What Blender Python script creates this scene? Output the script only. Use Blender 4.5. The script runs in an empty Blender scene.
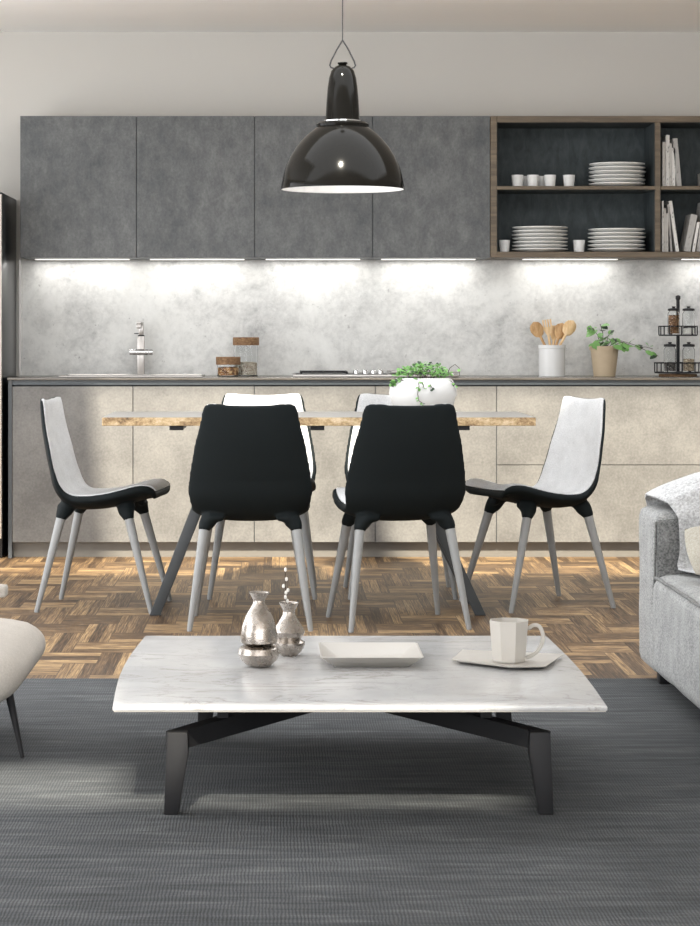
import bpy, bmesh, math, random
from mathutils import Vector, Matrix, noise
C = bpy.context.scene.collection
PI = math.pi
# ------------------------------------------------------------ camera
F = 2300.0
EYE = 1.142
cam = bpy.data.objects.new('camera', bpy.data.cameras.new('camera'))
C.objects.link(cam)
cam.location = (0, 0, EYE)
cam.rotation_euler = (PI/2, 0, 0)
cam.data.sensor_width = 36
cam.data.lens = F*36/926
cam.data.shift_x = 72/926
cam.data.shift_y = -130/926
cam.data.clip_end = 60
bpy.context.scene.camera = cam
# ------------------------------------------------------------ sky, sun, exposure
w = bpy.data.worlds.new('sky'); bpy.context.scene.world = w
w.use_nodes = True
w.node_tree.nodes['Background'].inputs[0].default_value = (.97, .98, 1, 1)
w.node_tree.nodes['Background'].inputs[1].default_value = 5.0
sl = bpy.data.lights.new('sun', 'SUN'); sl.energy = 13.0; sl.angle = math.radians(2.2); sl.color = (1, .93, .78)
sun = bpy.data.objects.new('sun', sl); C.objects.link(sun)
SUN = Vector((.10, 1, -.9))
sun.rotation_euler = SUN.to_track_quat('-Z', 'Y').to_euler()
vs = bpy.context.scene.view_settings
vs.view_transform = 'Standard'; vs.look = 'None'; vs.gamma = 1; vs.use_curve_mapping = False
vs.exposure = -0.07
def portal(loc, rot, sx, sy):
    l = bpy.data.lights.new('daylight_portal', 'AREA'); l.shape = 'RECTANGLE'; l.size = sx; l.size_y = sy
    l.cycles.is_portal = True
    o = bpy.data.objects.new('daylight_portal', l); C.objects.link(o); o.location = loc; o.rotation_euler = rot
CEIL = 2.752
BACK = 12.30
XL, XR, YR = -3.2, 4.2, -1.5
SK1 = (7.70, 8.62, -2.9, 2.9)      # unseen ceiling openings, added to shape the sun patches: y0, y1, x0, x1
SK2 = (8.62, 9.59, -1.17, 2.9)
SK3 = (2.38, 2.95, -2.9, -.70)
SK4 = (2.38, 2.57, -.70, .25)
portal(((XL+XR)/2, YR, CEIL/2), (PI/2, 0, 0), XR-XL, CEIL)
for a in (SK1, SK2, SK3, SK4):
    portal(((a[2]+a[3])/2, (a[0]+a[1])/2, CEIL+.08), (0, 0, 0), a[3]-a[2], a[1]-a[0])
portal((XL, 7.1, 1.4), (0, -PI/2, 0), 2.4, 8.2)

# ------------------------------------------------------------ node helpers
class NT:
    def __init__(s, name):
        s.m = bpy.data.materials.new(name); s.m.use_nodes = True
        s.t = s.m.node_tree; s.b = s.t.nodes['Principled BSDF']
    def n(s, typ, **kw):
        x = s.t.nodes.new(typ)
        for k, v in kw.items():
            if k.startswith('i_'):
                key = k[2:]; key = int(key) if key.isdigit() else key.replace('_', ' ')
                s.put(x.inputs[key], v)
            else: setattr(x, k, v)
        return x
    def put(s, sock, v):
        if isinstance(v, bpy.types.NodeSocket): s.t.links.new(v, sock)
        elif isinstance(v, bpy.types.Node): s.t.links.new(v.outputs[0], sock)
        else: sock.default_value = v
    def math(s, op, a, b=0.0, c=0.0):
        x = s.t.nodes.new('ShaderNodeMath'); x.operation = op
        s.put(x.inputs[0], a); s.put(x.inputs[1], b); s.put(x.inputs[2], c)
        return x.outputs[0]
    def mix(s, f, a, b):
        x = s.t.nodes.new('ShaderNodeMix'); x.data_type = 'RGBA'
        s.put(x.inputs[0], f); s.put(x.inputs[6], a if not isinstance(a, tuple) else (*a, 1)); s.put(x.inputs[7], b if not isinstance(b, tuple) else (*b, 1))
        return x.outputs[2]
    def ramp(s, f, stops):
        x = s.t.nodes.new('ShaderNodeValToRGB'); s.put(x.inputs[0], f)
        e = x.color_ramp.elements
        while len(e) < len(stops): e.new(.5)
        for q, (p, c) in zip(e, stops): q.position = p; q.color = (*c, 1) if isinstance(c, tuple) else (c, c, c, 1)
        return x.outputs[0]
    def pos(s, sx=1, sy=1, sz=1, obj=False):
        if obj: v = s.n('ShaderNodeTexCoord').outputs['Object']
        else: v = s.n('ShaderNodeNewGeometry').outputs['Position']
        x = s.n('ShaderNodeVectorMath', operation='MULTIPLY'); s.put(x.inputs[0], v); x.inputs[1].default_value = (sx, sy, sz)
        return x.outputs[0]
    def noise(s, vec, scale=5, detail=4, rough=.5, dist=0):
        x = s.n('ShaderNodeTexNoise'); s.put(x.inputs['Vector'], vec)
        x.inputs['Scale'].default_value = scale; x.inputs['Detail'].default_value = detail
        x.inputs['Roughness'].default_value = rough; x.inputs['Distortion'].default_value = dist
        return x.outputs[0]
    def bump(s, h, strength=.3, dist=.002):
        x = s.n('ShaderNodeBump'); s.put(x.inputs['Height'], h); x.inputs['Strength'].default_value = strength; x.inputs['Distance'].default_value = dist
        s.put(s.b.inputs['Normal'], x.outputs[0])
    def fin(s, col, rough=.6, metal=0, **kw):
        s.put(s.b.inputs['Base Color'], (*col, 1) if isinstance(col, tuple) else col)
        s.put(s.b.inputs['Roughness'], rough); s.put(s.b.inputs['Metallic'], metal)
        for k, v in kw.items(): s.put(s.b.inputs[k.replace('_', ' ')], v)
        return s.m
def srgb(r, g, b):
    return tuple(((c/255)/12.92 if c/255 < .04045 else ((c/255+.055)/1.055)**2.4) for c in (r, g, b))
def plain(name, col, rough=.5, metal=0, var=.06, scale=30, **kw):
    t = NT(name); n = t.noise(t.pos(obj=True), scale, 3)
    c = t.mix(n, tuple(x*(1-var) for x in col), tuple(min(1, x*(1+var)) for x in col))
    return t.fin(c, rough, metal, **kw)
M = {}
# parquet: blocks of three strips laid in a herringbone
def mk_parquet():
    t = NT('parquet'); cx, cy = .112, .27
    sp = t.n('ShaderNodeSeparateXYZ'); t.put(sp.inputs[0], t.n('ShaderNodeNewGeometry').outputs['Position'])
    u = t.math('DIVIDE', t.math('ADD', sp.outputs[0], 50.02), cx); v = t.math('DIVIDE', t.math('ADD', sp.outputs[1], 50.1), cy)
    i = t.math('FLOOR', u); j = t.math('FLOOR', v); fu = t.math('SUBTRACT', u, i); fv = t.math('SUBTRACT', v, j)
    k = t.math('FLOORED_MODULO', t.math('SUBTRACT', i, j), 4.0)
    isV = t.math('GREATER_THAN', k, 1.5); nV = t.math('SUBTRACT', 1.0, isV)
    sel = lambda a, b: t.math('ADD', t.math('MULTIPLY', a, nV), t.math('MULTIPLY', b, isV))   # a for flat, b for upright
    bi = sel(t.math('SUBTRACT', i, k), i)
    bj = sel(j, t.math('SUBTRACT', j, t.math('SUBTRACT', 3.0, k)))
    cr = t.math('MULTIPLY', sel(fv, fu), 3.0); st = t.math('FLOOR', cr); cf = t.math('SUBTRACT', cr, st)
    al = t.math('DIVIDE', sel(t.math('SUBTRACT', u, bi), t.math('SUBTRACT', v, bj)), 2.0)
    cv = t.n('ShaderNodeCombineXYZ'); t.put(cv.inputs[0], bi); t.put(cv.inputs[1], bj); t.put(cv.inputs[2], t.math('ADD', st, t.math('MULTIPLY', isV, 11.0)))
    wn = t.n('ShaderNodeTexWhiteNoise', noise_dimensions='3D'); t.put(wn.inputs['Vector'], cv.outputs[0])
    r = wn.outputs[0]
    gv = t.n('ShaderNodeCombineXYZ'); t.put(gv.inputs[0], t.math('MULTIPLY', al, .9)); t.put(gv.inputs[1], t.math('MULTIPLY', cf, 2.6)); t.put(gv.inputs[2], t.math('MULTIPLY', r, 91.0))
    g = t.noise(gv.outputs[0], 3.0, 5, .65, .6)
    g2 = t.noise(t.pos(1, .5, 1), 2.2, 3)
    f = t.math('ADD', t.math('MULTIPLY', r, .62), t.math('MULTIPLY', t.math('SUBTRACT', g, .5), 2.3))
    f = t.math('ADD', f, .12)
    col = t.ramp(f, [(0, srgb(54, 40, 27)), (.3, srgb(92, 71, 49)), (.6, srgb(132, 106, 75)), (1, srgb(188, 158, 114))])
    e = t.math('MINIMUM', cf, t.math('SUBTRACT', 1.0, cf)); e2 = t.math('MULTIPLY', t.math('MINIMUM', al, t.math('SUBTRACT', 1.0, al)), 6.0)
    e = t.math('MINIMUM', e, e2); seam = t.math('LESS_THAN', e, .045)
    col = t.mix(t.math('MULTIPLY', seam, .75), col, srgb(58, 44, 34))
    t.bump(t.math('SUBTRACT', t.math('MULTIPLY', g, .3), seam), .25, .001)
    return t.fin(col, t.math('ADD', .46, t.math('MULTIPLY', g2, .15)))
M['parquet'] = mk_parquet()
def mk_concrete():
    t = NT('grey_concrete_front')
    a = t.noise(t.pos(1, 1, .6), 16, 7, .72); b = t.noise(t.pos(1, 1, .8), 110, 3, .7); c = t.noise(t.pos(1, 1, .6), 3, 3)
    f = t.math('ADD', t.math('ADD', t.math('MULTIPLY', a, .55), t.math('MULTIPLY', b, .3)), t.math('MULTIPLY', c, .25))
    col = t.ramp(f, [(.40, srgb(66, 69, 71)), (.55, srgb(86, 88, 89)), (.70, srgb(108, 109, 109))])
    return t.fin(col, .55)
M['concrete'] = mk_concrete()
def mk_beige():
    t = NT('beige_stone_front')
    a = t.noise(t.pos(), 5, 6, .65); b = t.noise(t.pos(), 90, 3, .6)
    f = t.math('ADD', t.math('MULTIPLY', a, .6), t.math('MULTIPLY', b, .4))
    col = t.ramp(f, [(.36, srgb(92, 90, 87)), (.5, srgb(106, 104, 101)), (.64, srgb(120, 118, 114))])
    return t.fin(col, .45)
M['beige'] = mk_beige()
def mk_splash():
    t = NT('pale_stone_backsplash')
    a = t.noise(t.pos(), 2.4, 9, .68, .3); b = t.noise(t.pos(), 12, 8, .75, .4); c = t.noise(t.pos(), 45, 4, .7)
    f = t.math('ADD', t.math('ADD', t.math('MULTIPLY', a, .5), t.math('MULTIPLY', b, .35)), t.math('MULTIPLY', c, .15))
    col = t.ramp(f, [(.36, srgb(140, 140, 139)), (.45, srgb(180, 180, 178)), (.54, srgb(202, 202, 199)), (.66, srgb(214, 214, 211))])
    sp = t.ramp(t.noise(t.pos(), 26, 6, .75), [(.3, 0.0), (.37, 1.0)])
    col = t.mix(t.math('MULTIPLY', t.math('SUBTRACT', 1.0, sp), .6), col, srgb(96, 95, 94))
    return t.fin(col, .5)
M['splash'] = mk_splash()
def mk_marble():
    t = NT('white_marble')
    base = t.noise(t.pos(), 2.5, 5, .55, .4)
    v1 = t.noise(t.pos(.7, 1.6, 1), 3.2, 8, .62, 1.1)
    vein = t.math('ABSOLUTE', t.math('SUBTRACT', v1, .5))
    ve = t.ramp(vein, [(0, 1.0), (.010, .3), (.03, 0.0)])
    v2 = t.math('ABSOLUTE', t.math('SUBTRACT', t.noise(t.pos(1.3, .8, 1), 6, 6, .6, .8), .5))
    ve2 = t.ramp(v2, [(0, .25), (.01, .05), (.02, 0.0)])
    col = t.ramp(base, [(.35, srgb(186, 187, 188)), (.6, srgb(206, 206, 206))])
    mask = t.ramp(t.noise(t.pos(), 2.1, 2), [(.42, 0.0), (.6, 1.0)])
    col = t.mix(t.math('MULTIPLY', ve, t.math('MULTIPLY', mask, .5)), col, srgb(128, 118, 108))
    col = t.mix(ve2, col, srgb(165, 163, 160))
    return t.fin(col, .22)
M['marble'] = mk_marble()
def mk_rug():
    t = NT('grey_woven_rug')
    a = t.noise(t.pos(1.2, 9, 1), 3.5, 5, .6, .5); b = t.noise(t.pos(1, 1, 1), 1.3, 3)
    wv = t.n('ShaderNodeTexWave', wave_type='BANDS', bands_direction='X', i_Scale=42.0, i_Distortion=3.5, i_Detail=2.0); t.put(wv.inputs['Vector'], t.pos(1, .55, 1))
    w2 = t.n('ShaderNodeTexWave', wave_type='BANDS', bands_direction='Y', i_Scale=26.0, i_Distortion=2.5); t.put(w2.inputs['Vector'], t.pos())
    k = t.math('ADD', t.math('MULTIPLY', wv.outputs['Fac'], .6), t.math('MULTIPLY', w2.outputs['Fac'], .4))
    f = t.math('ADD', t.math('ADD', t.math('MULTIPLY', a, .65), t.math('MULTIPLY', b, .2)), t.math('MULTIPLY', k, .20))
    col = t.ramp(f, [(.38, srgb(42, 45, 48)), (.56, srgb(68, 71, 74)), (.76, srgb(108, 110, 111))])
    t.bump(k, .5, .003)
    return t.fin(col, .95)
M['rug'] = mk_rug()
def mk_fabric(name, c1, c2, scale=500, bs=.5):
    t = NT(name)
    a = t.noise(t.pos(1, 1, 1, True), scale, 2, .7); b = t.noise(t.pos(1, 1, 1, True), 14, 4)
    f = t.math('ADD', t.math('MULTIPLY', a, .75), t.math('MULTIPLY', b, .25))
    t.bump(f, bs, .003)
    return t.fin(t.ramp(f, [(.3, c1), (.7, c2)]), .95)
M['pad'] = mk_fabric('pale_seat_fabric', srgb(172, 173, 174), srgb(220, 221, 222), 300, .3)
M['sofa'] = mk_fabric('grey_sofa_fabric', srgb(104, 106, 106), srgb(190, 191, 190), 170, 1.0)
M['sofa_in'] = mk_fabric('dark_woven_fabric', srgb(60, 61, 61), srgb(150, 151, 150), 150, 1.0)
M['throw'] = mk_fabric('white_throw_fabric', srgb(140, 141, 142), srgb(222, 223, 224), 120, 1.0)
M['cream'] = mk_fabric('cream_lounge_fabric', srgb(176, 170, 162), srgb(198, 192, 184), 200, .3)
M['pillow'] = mk_fabric('beige_pillow_fabric', srgb(148, 143, 131), srgb(182, 178, 166), 150, .6)
def mk_wood(name, dark, mid, light, sx=1, sy=12, sz=12, scale=4, rough=.5):
    t = NT(name); a = t.noise(t.pos(sx, sy, sz), scale, 6, .65, .5)
    col = t.ramp(a, [(.32, dark), (.5, mid), (.68, light)])
    t.bump(a, .15, .001)
    return t.fin(col, rough)
M['walnut'] = mk_wood('brown_shelf_wood', srgb(76, 65, 51), srgb(94, 81, 64), srgb(114, 99, 79))
M['cork'] = mk_wood('rough_brown_lid_wood', srgb(84, 62, 42), srgb(120, 90, 62), srgb(154, 122, 88), 3, 9, 9, 16, .8)
M['spoon'] = mk_wood('light_beech_wood', srgb(196, 160, 112), srgb(216, 184, 138), srgb(230, 204, 164), 9, 9, 2, 9, .6)
M['spoon_dark'] = mk_wood('brown_beech_wood', srgb(160, 122, 78), srgb(184, 146, 100), srgb(200, 166, 120), 9, 9, 2, 9, .6)
def mk_edge():
    t = NT('raw_table_edge'); a = t.noise(t.pos(1, 1, 1.5), 34, 6, .75); b = t.noise(t.pos(.6, 1, 2), 12, 3)
    f = t.math('ADD', t.math('MULTIPLY', a, .7), t.math('MULTIPLY', b, .3))
    col = t.ramp(f, [(.36, srgb(92, 74, 54)), (.45, srgb(160, 132, 96)), (.53, srgb(196, 170, 130)), (.64, srgb(224, 204, 172))])
    t.bump(a, .6, .003); return t.fin(col, .7)
M['edge'] = mk_edge()
def mk_ttop():
    t = NT('grey_oak_tabletop'); a = t.noise(t.pos(1, 9, 1), 5, 5, .6)
    return t.fin(t.ramp(a, [(.3, srgb(128, 124, 118)), (.7, srgb(172, 168, 162))]), .28)
M['ttop'] = mk_ttop()
M['fridge'] = plain('pale_fridge_front', srgb(196, 190, 180), .4, var=.02)
M['wall'] = plain('painted_wall', srgb(200, 197, 191), .9, var=.02, scale=2)
M['ceil'] = plain('painted_ceiling', srgb(250, 249, 246), .9, var=.02, scale=2)
M['black'] = plain('black_shell', srgb(16, 23, 25), .7, Specular_IOR_Level=.2)
M['gloss'] = plain('gloss_black', (.012, .014, .016), .3)
M['lamp'] = plain('gloss_charcoal_enamel', (.004, .0038, .0034), .12, Specular_IOR_Level=.11)
M['lampwhite'] = plain('white_enamel', (.93, .93, .93), .5)
M['leg'] = plain('grey_painted_wood', srgb(150, 152, 152), .5)
M['dkmetal'] = plain('dark_painted_metal', srgb(34, 34, 36), .55, Specular_IOR_Level=.25)
M['slate'] = plain('slate_painted_metal', srgb(70, 74, 77), .45)
M['counter'] = mk_wood('dark_worktop', srgb(82, 78, 72), srgb(100, 95, 88), srgb(118, 112, 104), rough=.25)
M['channel'] = plain('grip_channel', srgb(70, 76, 80), .4)
M['plinth'] = plain('grey_plinth', srgb(104, 100, 94), .45)
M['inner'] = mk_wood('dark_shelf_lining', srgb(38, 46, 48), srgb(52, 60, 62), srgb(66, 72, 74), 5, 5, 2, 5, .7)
M['steel'] = plain('brushed_steel', (.40, .38, .36), .3, 1)
M['chrome'] = plain('chrome', (.6, .6, .6), .12, 1)
M['white'] = plain('white_ceramic', srgb(210, 210, 209), .22, var=.01)
M['stone'] = plain('pale_stoneware', srgb(188, 184, 177), .4, var=.02)
M['cup'] = plain('matt_white_ceramic', srgb(226, 226, 224), .5, var=.02)
M['plate'] = plain('plate_glaze', srgb(226, 226, 223), .35, var=.03)
M['bronze'] = plain('gold_bronze', srgb(180, 150, 100), .3, 1)
def mk_silver():
    t = NT('hammered_silver'); a = t.noise(t.pos(1, 1, 1, True), 42, 4, .6)
    t.bump(a, .5, .003)
    return t.fin(t.mix(a, srgb(142, 135, 127), srgb(196, 189, 182)), t.math('ADD', .16, t.math('MULTIPLY', a, .22)), 1.0)
M['silver'] = mk_silver()
M['terra'] = plain('tan_clay', srgb(178, 160, 134), .6, var=.06)
M['green'] = plain('leaf_green', srgb(112, 160, 88), .5, var=.3, scale=40)
M['dgreen'] = plain('dark_leaf_green', srgb(46, 64, 46), .5, var=.3, scale=40)
M['stem'] = plain('brown_stem', srgb(70, 60, 50), .8)
M['soil'] = plain('dark_soil', srgb(52, 42, 36), .95, var=.3, scale=90)
M['bud'] = plain('white_bud', srgb(232, 228, 222), .7)
def granular(name, cols, scale):
    t = NT(name); v = t.n('ShaderNodeTexVoronoi', i_Scale=scale); t.put(v.inputs['Vector'], t.pos(obj=True))
    sp = t.n('ShaderNodeSeparateColor'); t.put(sp.inputs[0], v.outputs['Color'])
    c = t.ramp(sp.outputs[0], [(k/(len(cols)-1), q) for k, q in enumerate(cols)])
    t.bump(v.outputs['Distance'], 1.0, .006)
    return t.fin(c, .7)
M['nuts'] = granular('mixed_nuts', [srgb(96, 62, 36), srgb(170, 124, 78), srgb(206, 176, 132)], 75)
M['oats'] = granular('pale_oats', [srgb(150, 134, 116), srgb(196, 184, 166), srgb(214, 206, 192)], 140)
M['spice_red'] = granular('rust_spice', [srgb(92, 66, 46), srgb(130, 92, 60), srgb(150, 122, 92)], 160)
M['spice_dark'] = granular('dark_peppercorns', [srgb(34, 32, 32), srgb(70, 66, 64), srgb(120, 114, 108)], 160)
M['spice_tan'] = granular('tan_spice', [srgb(96, 82, 66), srgb(150, 132, 108), srgb(190, 176, 150)], 160)
M['spice_pale'] = plain('pale_salt', srgb(214, 212, 206), .8, var=.05, scale=140)
def mk_glass():
    t = NT('clear_glass'); return t.fin((.97, .98, .98), .03, 0, Transmission_Weight=1.0, IOR=1.15)
M['glass'] = mk_glass()
def mk_book(name, c, s):
    t = NT(name); a = t.noise(t.pos(9, 9, 3, True), s, 5, .7)
    return t.fin(t.ramp(a, [(.36, tuple(x*.35 for x in c)), (.46, c), (1, c)]), .6)
M['bookA'] = mk_book('pale_printed_spine', srgb(206, 203, 197), 9)
M['bookB'] = mk_book('grey_printed_spine', srgb(172, 170, 166), 6)
M['bookC'] = mk_book('white_printed_spine', srgb(224, 222, 217), 12)
def emis(name, col, st):
    t = NT(name); return t.fin(col, .5, 0, Emission_Color=(*col, 1), Emission_Strength=st)
M['led'] = emis('lit_diffuser', (1, .97, .93), 1.1)
M['bulb'] = emis('lit_bulb', (1, .98, .95), 9)

# ------------------------------------------------------------ mesh helpers
def tag(o, label=None, cat=None, group=None, kind=None):
    if label: o['label'] = label
    if cat: o['category'] = cat
    if group: o['group'] = group
    if kind: o['kind'] = kind
    return o
def empty(name, loc, rz=0, label=None, cat=None, group=None):
    o = bpy.data.objects.new(name, None); C.objects.link(o); o.location = loc; o.rotation_euler = (0, 0, rz); o.empty_display_size = .1
    return tag(o, label, cat, group)
def finish(bm, sharp=32):
    bmesh.ops.recalc_face_normals(bm, faces=bm.faces)
    for f in bm.faces: f.smooth = True
    for e in bm.edges:
        if len(e.link_faces) == 2 and e.calc_face_angle(0) > math.radians(sharp): e.smooth = False
def obj(name, bm, mat, parent=None, mods=None, sharp=32):
    finish(bm, sharp)
    me = bpy.data.meshes.new(name); bm.to_mesh(me); bm.free()
    for m in (mat if isinstance(mat, (list, tuple)) else [mat]): me.materials.append(m)
    o = bpy.data.objects.new(name, me); C.objects.link(o)
    if parent: o.parent = parent
    return o
def B(): return bmesh.new()
def box(bm, x0, x1, y0, y1, z0, z1, bev=0, seg=2, mi=0):
    r = bmesh.ops.create_cube(bm, size=1)
    vs_ = r['verts']
    for v in vs_:
        v.co = Vector(((x0+x1)/2+v.co.x*(x1-x0), (y0+y1)/2+v.co.y*(y1-y0), (z0+z1)/2+v.co.z*(z1-z0)))
    fs = set(f for v in vs_ for f in v.link_faces)
    for f in fs: f.material_index = mi
    if bev:
        es = list(set(e for v in vs_ for e in v.link_edges))
        bmesh.ops.bevel(bm, geom=es, offset=bev, segments=seg, affect='EDGES', profile=.5)
    return bm
def lathe(bm, prof, cx=0, cy=0, n=32, mi=0, cap=True, rot=0):
    rings = []
    for r, z in prof:
        if r < 1e-6: rings.append([bm.verts.new((cx, cy, z))])
        else: rings.append([bm.verts.new((cx+r*math.cos(2*PI*k/n+rot), cy+r*math.sin(2*PI*k/n+rot), z)) for k in range(n)])
    for a, b in zip(rings, rings[1:]):
        for k in range(n):
            k2 = (k+1) % n
            q = ([a[0]] if len(a) == 1 else [a[k], a[k2]]) + ([b[0]] if len(b) == 1 else [b[k2], b[k]])
            if len(q) >= 3: bm.faces.new(q).material_index = mi
    if cap:
        for rr in (rings[0], rings[-1]):
            if len(rr) > 2: bm.faces.new(rr).material_index = mi
    return bm
def tube(bm, pts, rad, n=10, mi=0, flat=None):
    pts = [Vector(p) for p in pts]
    if not isinstance(rad, (list, tuple)): rad = [rad]*len(pts)
    up = None; rings = []
    for i, p in enumerate(pts):
        d = (pts[min(i+1, len(pts)-1)]-pts[max(i-1, 0)]).normalized()
        if up is None: up = Vector((0, 0, 1)) if abs(d.z) < .9 else Vector((0, 1, 0))
        s = d.cross(up).normalized(); up = s.cross(d).normalized()
        rings.append([bm.verts.new(p+(s*math.cos(2*PI*k/n)+up*math.sin(2*PI*k/n)*(flat or 1))*rad[i]) for k in range(n)])
    for a, b in zip(rings, rings[1:]):
        for k in range(n): bm.faces.new((a[k], a[(k+1) % n], b[(k+1) % n], b[k])).material_index = mi
    bm.faces.new(rings[0]).material_index = mi; bm.faces.new(rings[-1]).material_index = mi
    return bm
def prism(bm, poly, axis, a, b, bev=0, mi=0):
    """poly in the two other axes, extruded along axis from a to b"""
    def P(p, t):
        if axis == 'x': return (t, p[0], p[1])
        if axis == 'y': return (p[0], t, p[1])
        return (p[0], p[1], t)
    A = [bm.verts.new(P(p, a)) for p in poly]; Bv = [bm.verts.new(P(p, b)) for p in poly]
    fs = [bm.faces.new(A), bm.faces.new(Bv)]
    n = len(poly)
    for k in range(n): fs.append(bm.faces.new((A[k], A[(k+1) % n], Bv[(k+1) % n], Bv[k])))
    for f in fs: f.material_index = mi
    if bev:
        bmesh.ops.recalc_face_normals(bm, faces=fs)
        bmesh.ops.bevel(bm, geom=list(set(e for f in fs for e in f.edges)), offset=bev, segments=2, affect='EDGES', profile=.5)
    return bm
def soft_box(bm, x0, x1, y0, y1, z0, z1, r=.05, puff=.0, cuts=14, wob=0, seed=0):
    """rounded, slightly puffed upholstery block"""
    r_ = bmesh.ops.create_cube(bm, size=2)
    es = list(set(e for v in r_['verts'] for e in v.link_edges))
    bmesh.ops.subdivide_edges(bm, edges=es, cuts=cuts, use_grid_fill=True)
    h = Vector(((x1-x0)/2, (y1-y0)/2, (z1-z0)/2)); c = Vector(((x0+x1)/2, (y0+y1)/2, (z0+z1)/2))
    r = min(r, min(h)*.98)
    for v in bm.verts:
        p = Vector(v.co)
        # spread the cuts towards the edges
        p = Vector([math.copysign(1-(1-abs(q))**1.35, q) for q in p])
        q = Vector((p.x*h.x, p.y*h.y, p.z*h.z))
        core = Vector([max(-(h[k]-r), min(h[k]-r, q[k])) for k in range(3)])
        d = q-core
        if d.length > 1e-9: q = core+d.normalized()*r
        pf = (1-p.x**2)*(1-p.y**2)*puff
        q.z += math.copysign(pf, p.z)*abs(p.z)
        q.y += math.copysign((1-p.x**2)*(1-p.z**2)*puff*.6, p.y)*abs(p.y)
        q.x += math.copysign((1-p.z**2)*(1-p.y**2)*puff*.6, p.x)*abs(p.x)
        if wob: q += noise.noise_vector((q+Vector((seed, 0, 0)))*7)*wob
        v.co = q+c
    return bm
def copy_tree(o, parent=None):
    c = o.copy(); C.objects.link(c)
    if parent: c.parent = parent
    for ch in list(o.children): copy_tree(ch, c)
    return c
def struct(name, bm, m): return tag(obj(name, bm, m), kind='structure')
def X(px, Y): return (px-278)*Y/F
def Z(py, Y): return EYE-(py-333)*Y/F

# ------------------------------------------------------------ room shell
struct('floor', box(B(), XL, XR, YR, BACK, -.1, 0), M['parquet'])
struct('wall_back', box(B(), XL-.1, XR+.1, BACK, BACK+.12, -.1, CEIL+.2), M['wall'])
struct('wall_right', box(B(), XR, XR+.12, YR, BACK, -.1, CEIL+.2), M['wall'])
bm = B(); box(bm, XL-.12, XL, YR, 3.0, -.1, CEIL+.2); box(bm, XL-.12, XL, 11.2, BACK, -.1, CEIL+.2); box(bm, XL-.12, XL, 3.0, 11.2, -.1, .2); box(bm, XL-.12, XL, 3.0, 11.2, 2.6, CEIL+.2)
struct('wall_left', bm, M['wall'])
bm = B()
for a in ((3.0, 3.06), (5.70, 5.76), (8.44, 8.5), (11.14, 11.2)): box(bm, XL-.09, XL-.03, a[0], a[1], .2, 2.6)
box(bm, XL-.09, XL-.03, 3.0, 11.2, .2, .26); box(bm, XL-.09, XL-.03, 3.0, 11.2, 2.54, 2.6)
struct('window_1', bm, M['dkmetal'])  # unseen window for light from the left, lengthened to brighten the ceiling
bm = B()
def ceil_patch(x0, x1, y0, y1): box(bm, x0, x1, y0, y1, CEIL, CEIL+.08)
ceil_patch(XL, XR, YR, SK3[0]); ceil_patch(XL, SK3[2], SK3[0], SK3[1]); ceil_patch(SK4[3], XR, SK3[0], SK3[1]); ceil_patch(SK4[2], SK4[3], SK4[1], SK3[1])
ceil_patch(XL, XR, SK3[1], SK1[0]); ceil_patch(XL, SK1[2], SK1[0], SK1[1]); ceil_patch(SK1[3], XR, SK1[0], SK1[1])
ceil_patch(XL, SK2[2], SK2[0], SK2[1]); ceil_patch(SK2[3], XR, SK2[0], SK2[1]); ceil_patch(XL, XR, SK2[1], BACK)
struct('ceiling', bm, M['ceil'])

# ------------------------------------------------------------ rug
rug = obj('rug', box(B(), -2.9, 2.9, 2.4, 7.527, 0.001, .012, .004), M['rug'])
tag(rug, 'large dark grey woven rug under the marble coffee table', 'rug')

# ------------------------------------------------------------ kitchen base
YF = 11.68                                    # plane of the drawer fronts
XC0 = X(9, YF); UN = 121/(F/YF)
def cabinet_base(x0, x1, splits, label, cat='cabinet', group=None):
    t = empty('base_cabinet', (x0, YF, 0), 0, label, cat, group)
    wd = x1-x0
    obj('body', box(B(), 0, wd, .022, .61, .078, .873), M['channel'], t)
    obj('plinth', box(B(), 0, wd, .055, .075, 0, .078), M['plinth'], t)
    obj('grip_rail', box(B(), 0, wd, .006, .021, .878, .9025), M['channel'], t)
    zs = [.078]+splits+[.872]
    for a, b in zip(zs, zs[1:]):
        obj('drawer' if len(zs) > 2 else 'door', box(B(), .0018, wd-.0018, 0, .02, a+.0015, b-.0015, .0012, 1), M['beige'], t)
    return t
lx = [X(p, YF) for p in (12, 133, 254.3, 375.3, 496.5)]
names = ['beige stone-fronted base cabinet behind the left black and white chair', 'beige base cabinet below the faucet and jars, behind the left table end',
         'beige base cabinet below the left part of the cooktop', 'beige base cabinet below the white planter bowl side of the cooktop']
for k in range(4): cabinet_base(lx[k], lx[k+1], [], names[k], 'cabinet', 'base cabinets under the worktop')
zs = Z(465, YF)
cabinet_base(lx[4], lx[4]+2*UN, [zs], 'wide beige base cabinet with two drawers behind the right chair', 'cabinet', 'base cabinets under the worktop')
cabinet_base(lx[4]+2*UN, 2.995, [], 'beige base cabinet at the right end of the worktop beyond the sofa', 'cabinet', 'base cabinets under the worktop')
ep = obj('end_panel', box(B(), X(8.3, YF), lx[0], YF-.002, BACK-.001, 0, .902), M['slate'])
tag(ep, 'narrow dark end panel closing the base cabinets at the left', 'panel')
wt = obj('worktop', box(B(), X(8.3, YF)-.005, 3.0, YF-.012, BACK-.001, .903, .915, .002), M['counter'])
tag(wt, 'long thin dark kitchen worktop running under the pale backsplash', 'worktop')
bs = obj('backsplash', box(B(), X(21.5, BACK), 3.0, BACK-.012, BACK-.001, .9155, 1.531), M['splash'])
tag(bs, 'pale mottled stone backsplash panel between worktop and wall cabinets', 'backsplash')
tr = struct('trim_1', box(B(), X(19.3, BACK), X(21.4, BACK), BACK-.02, BACK-.001, .9155, 1.53), M['steel'])
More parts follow.
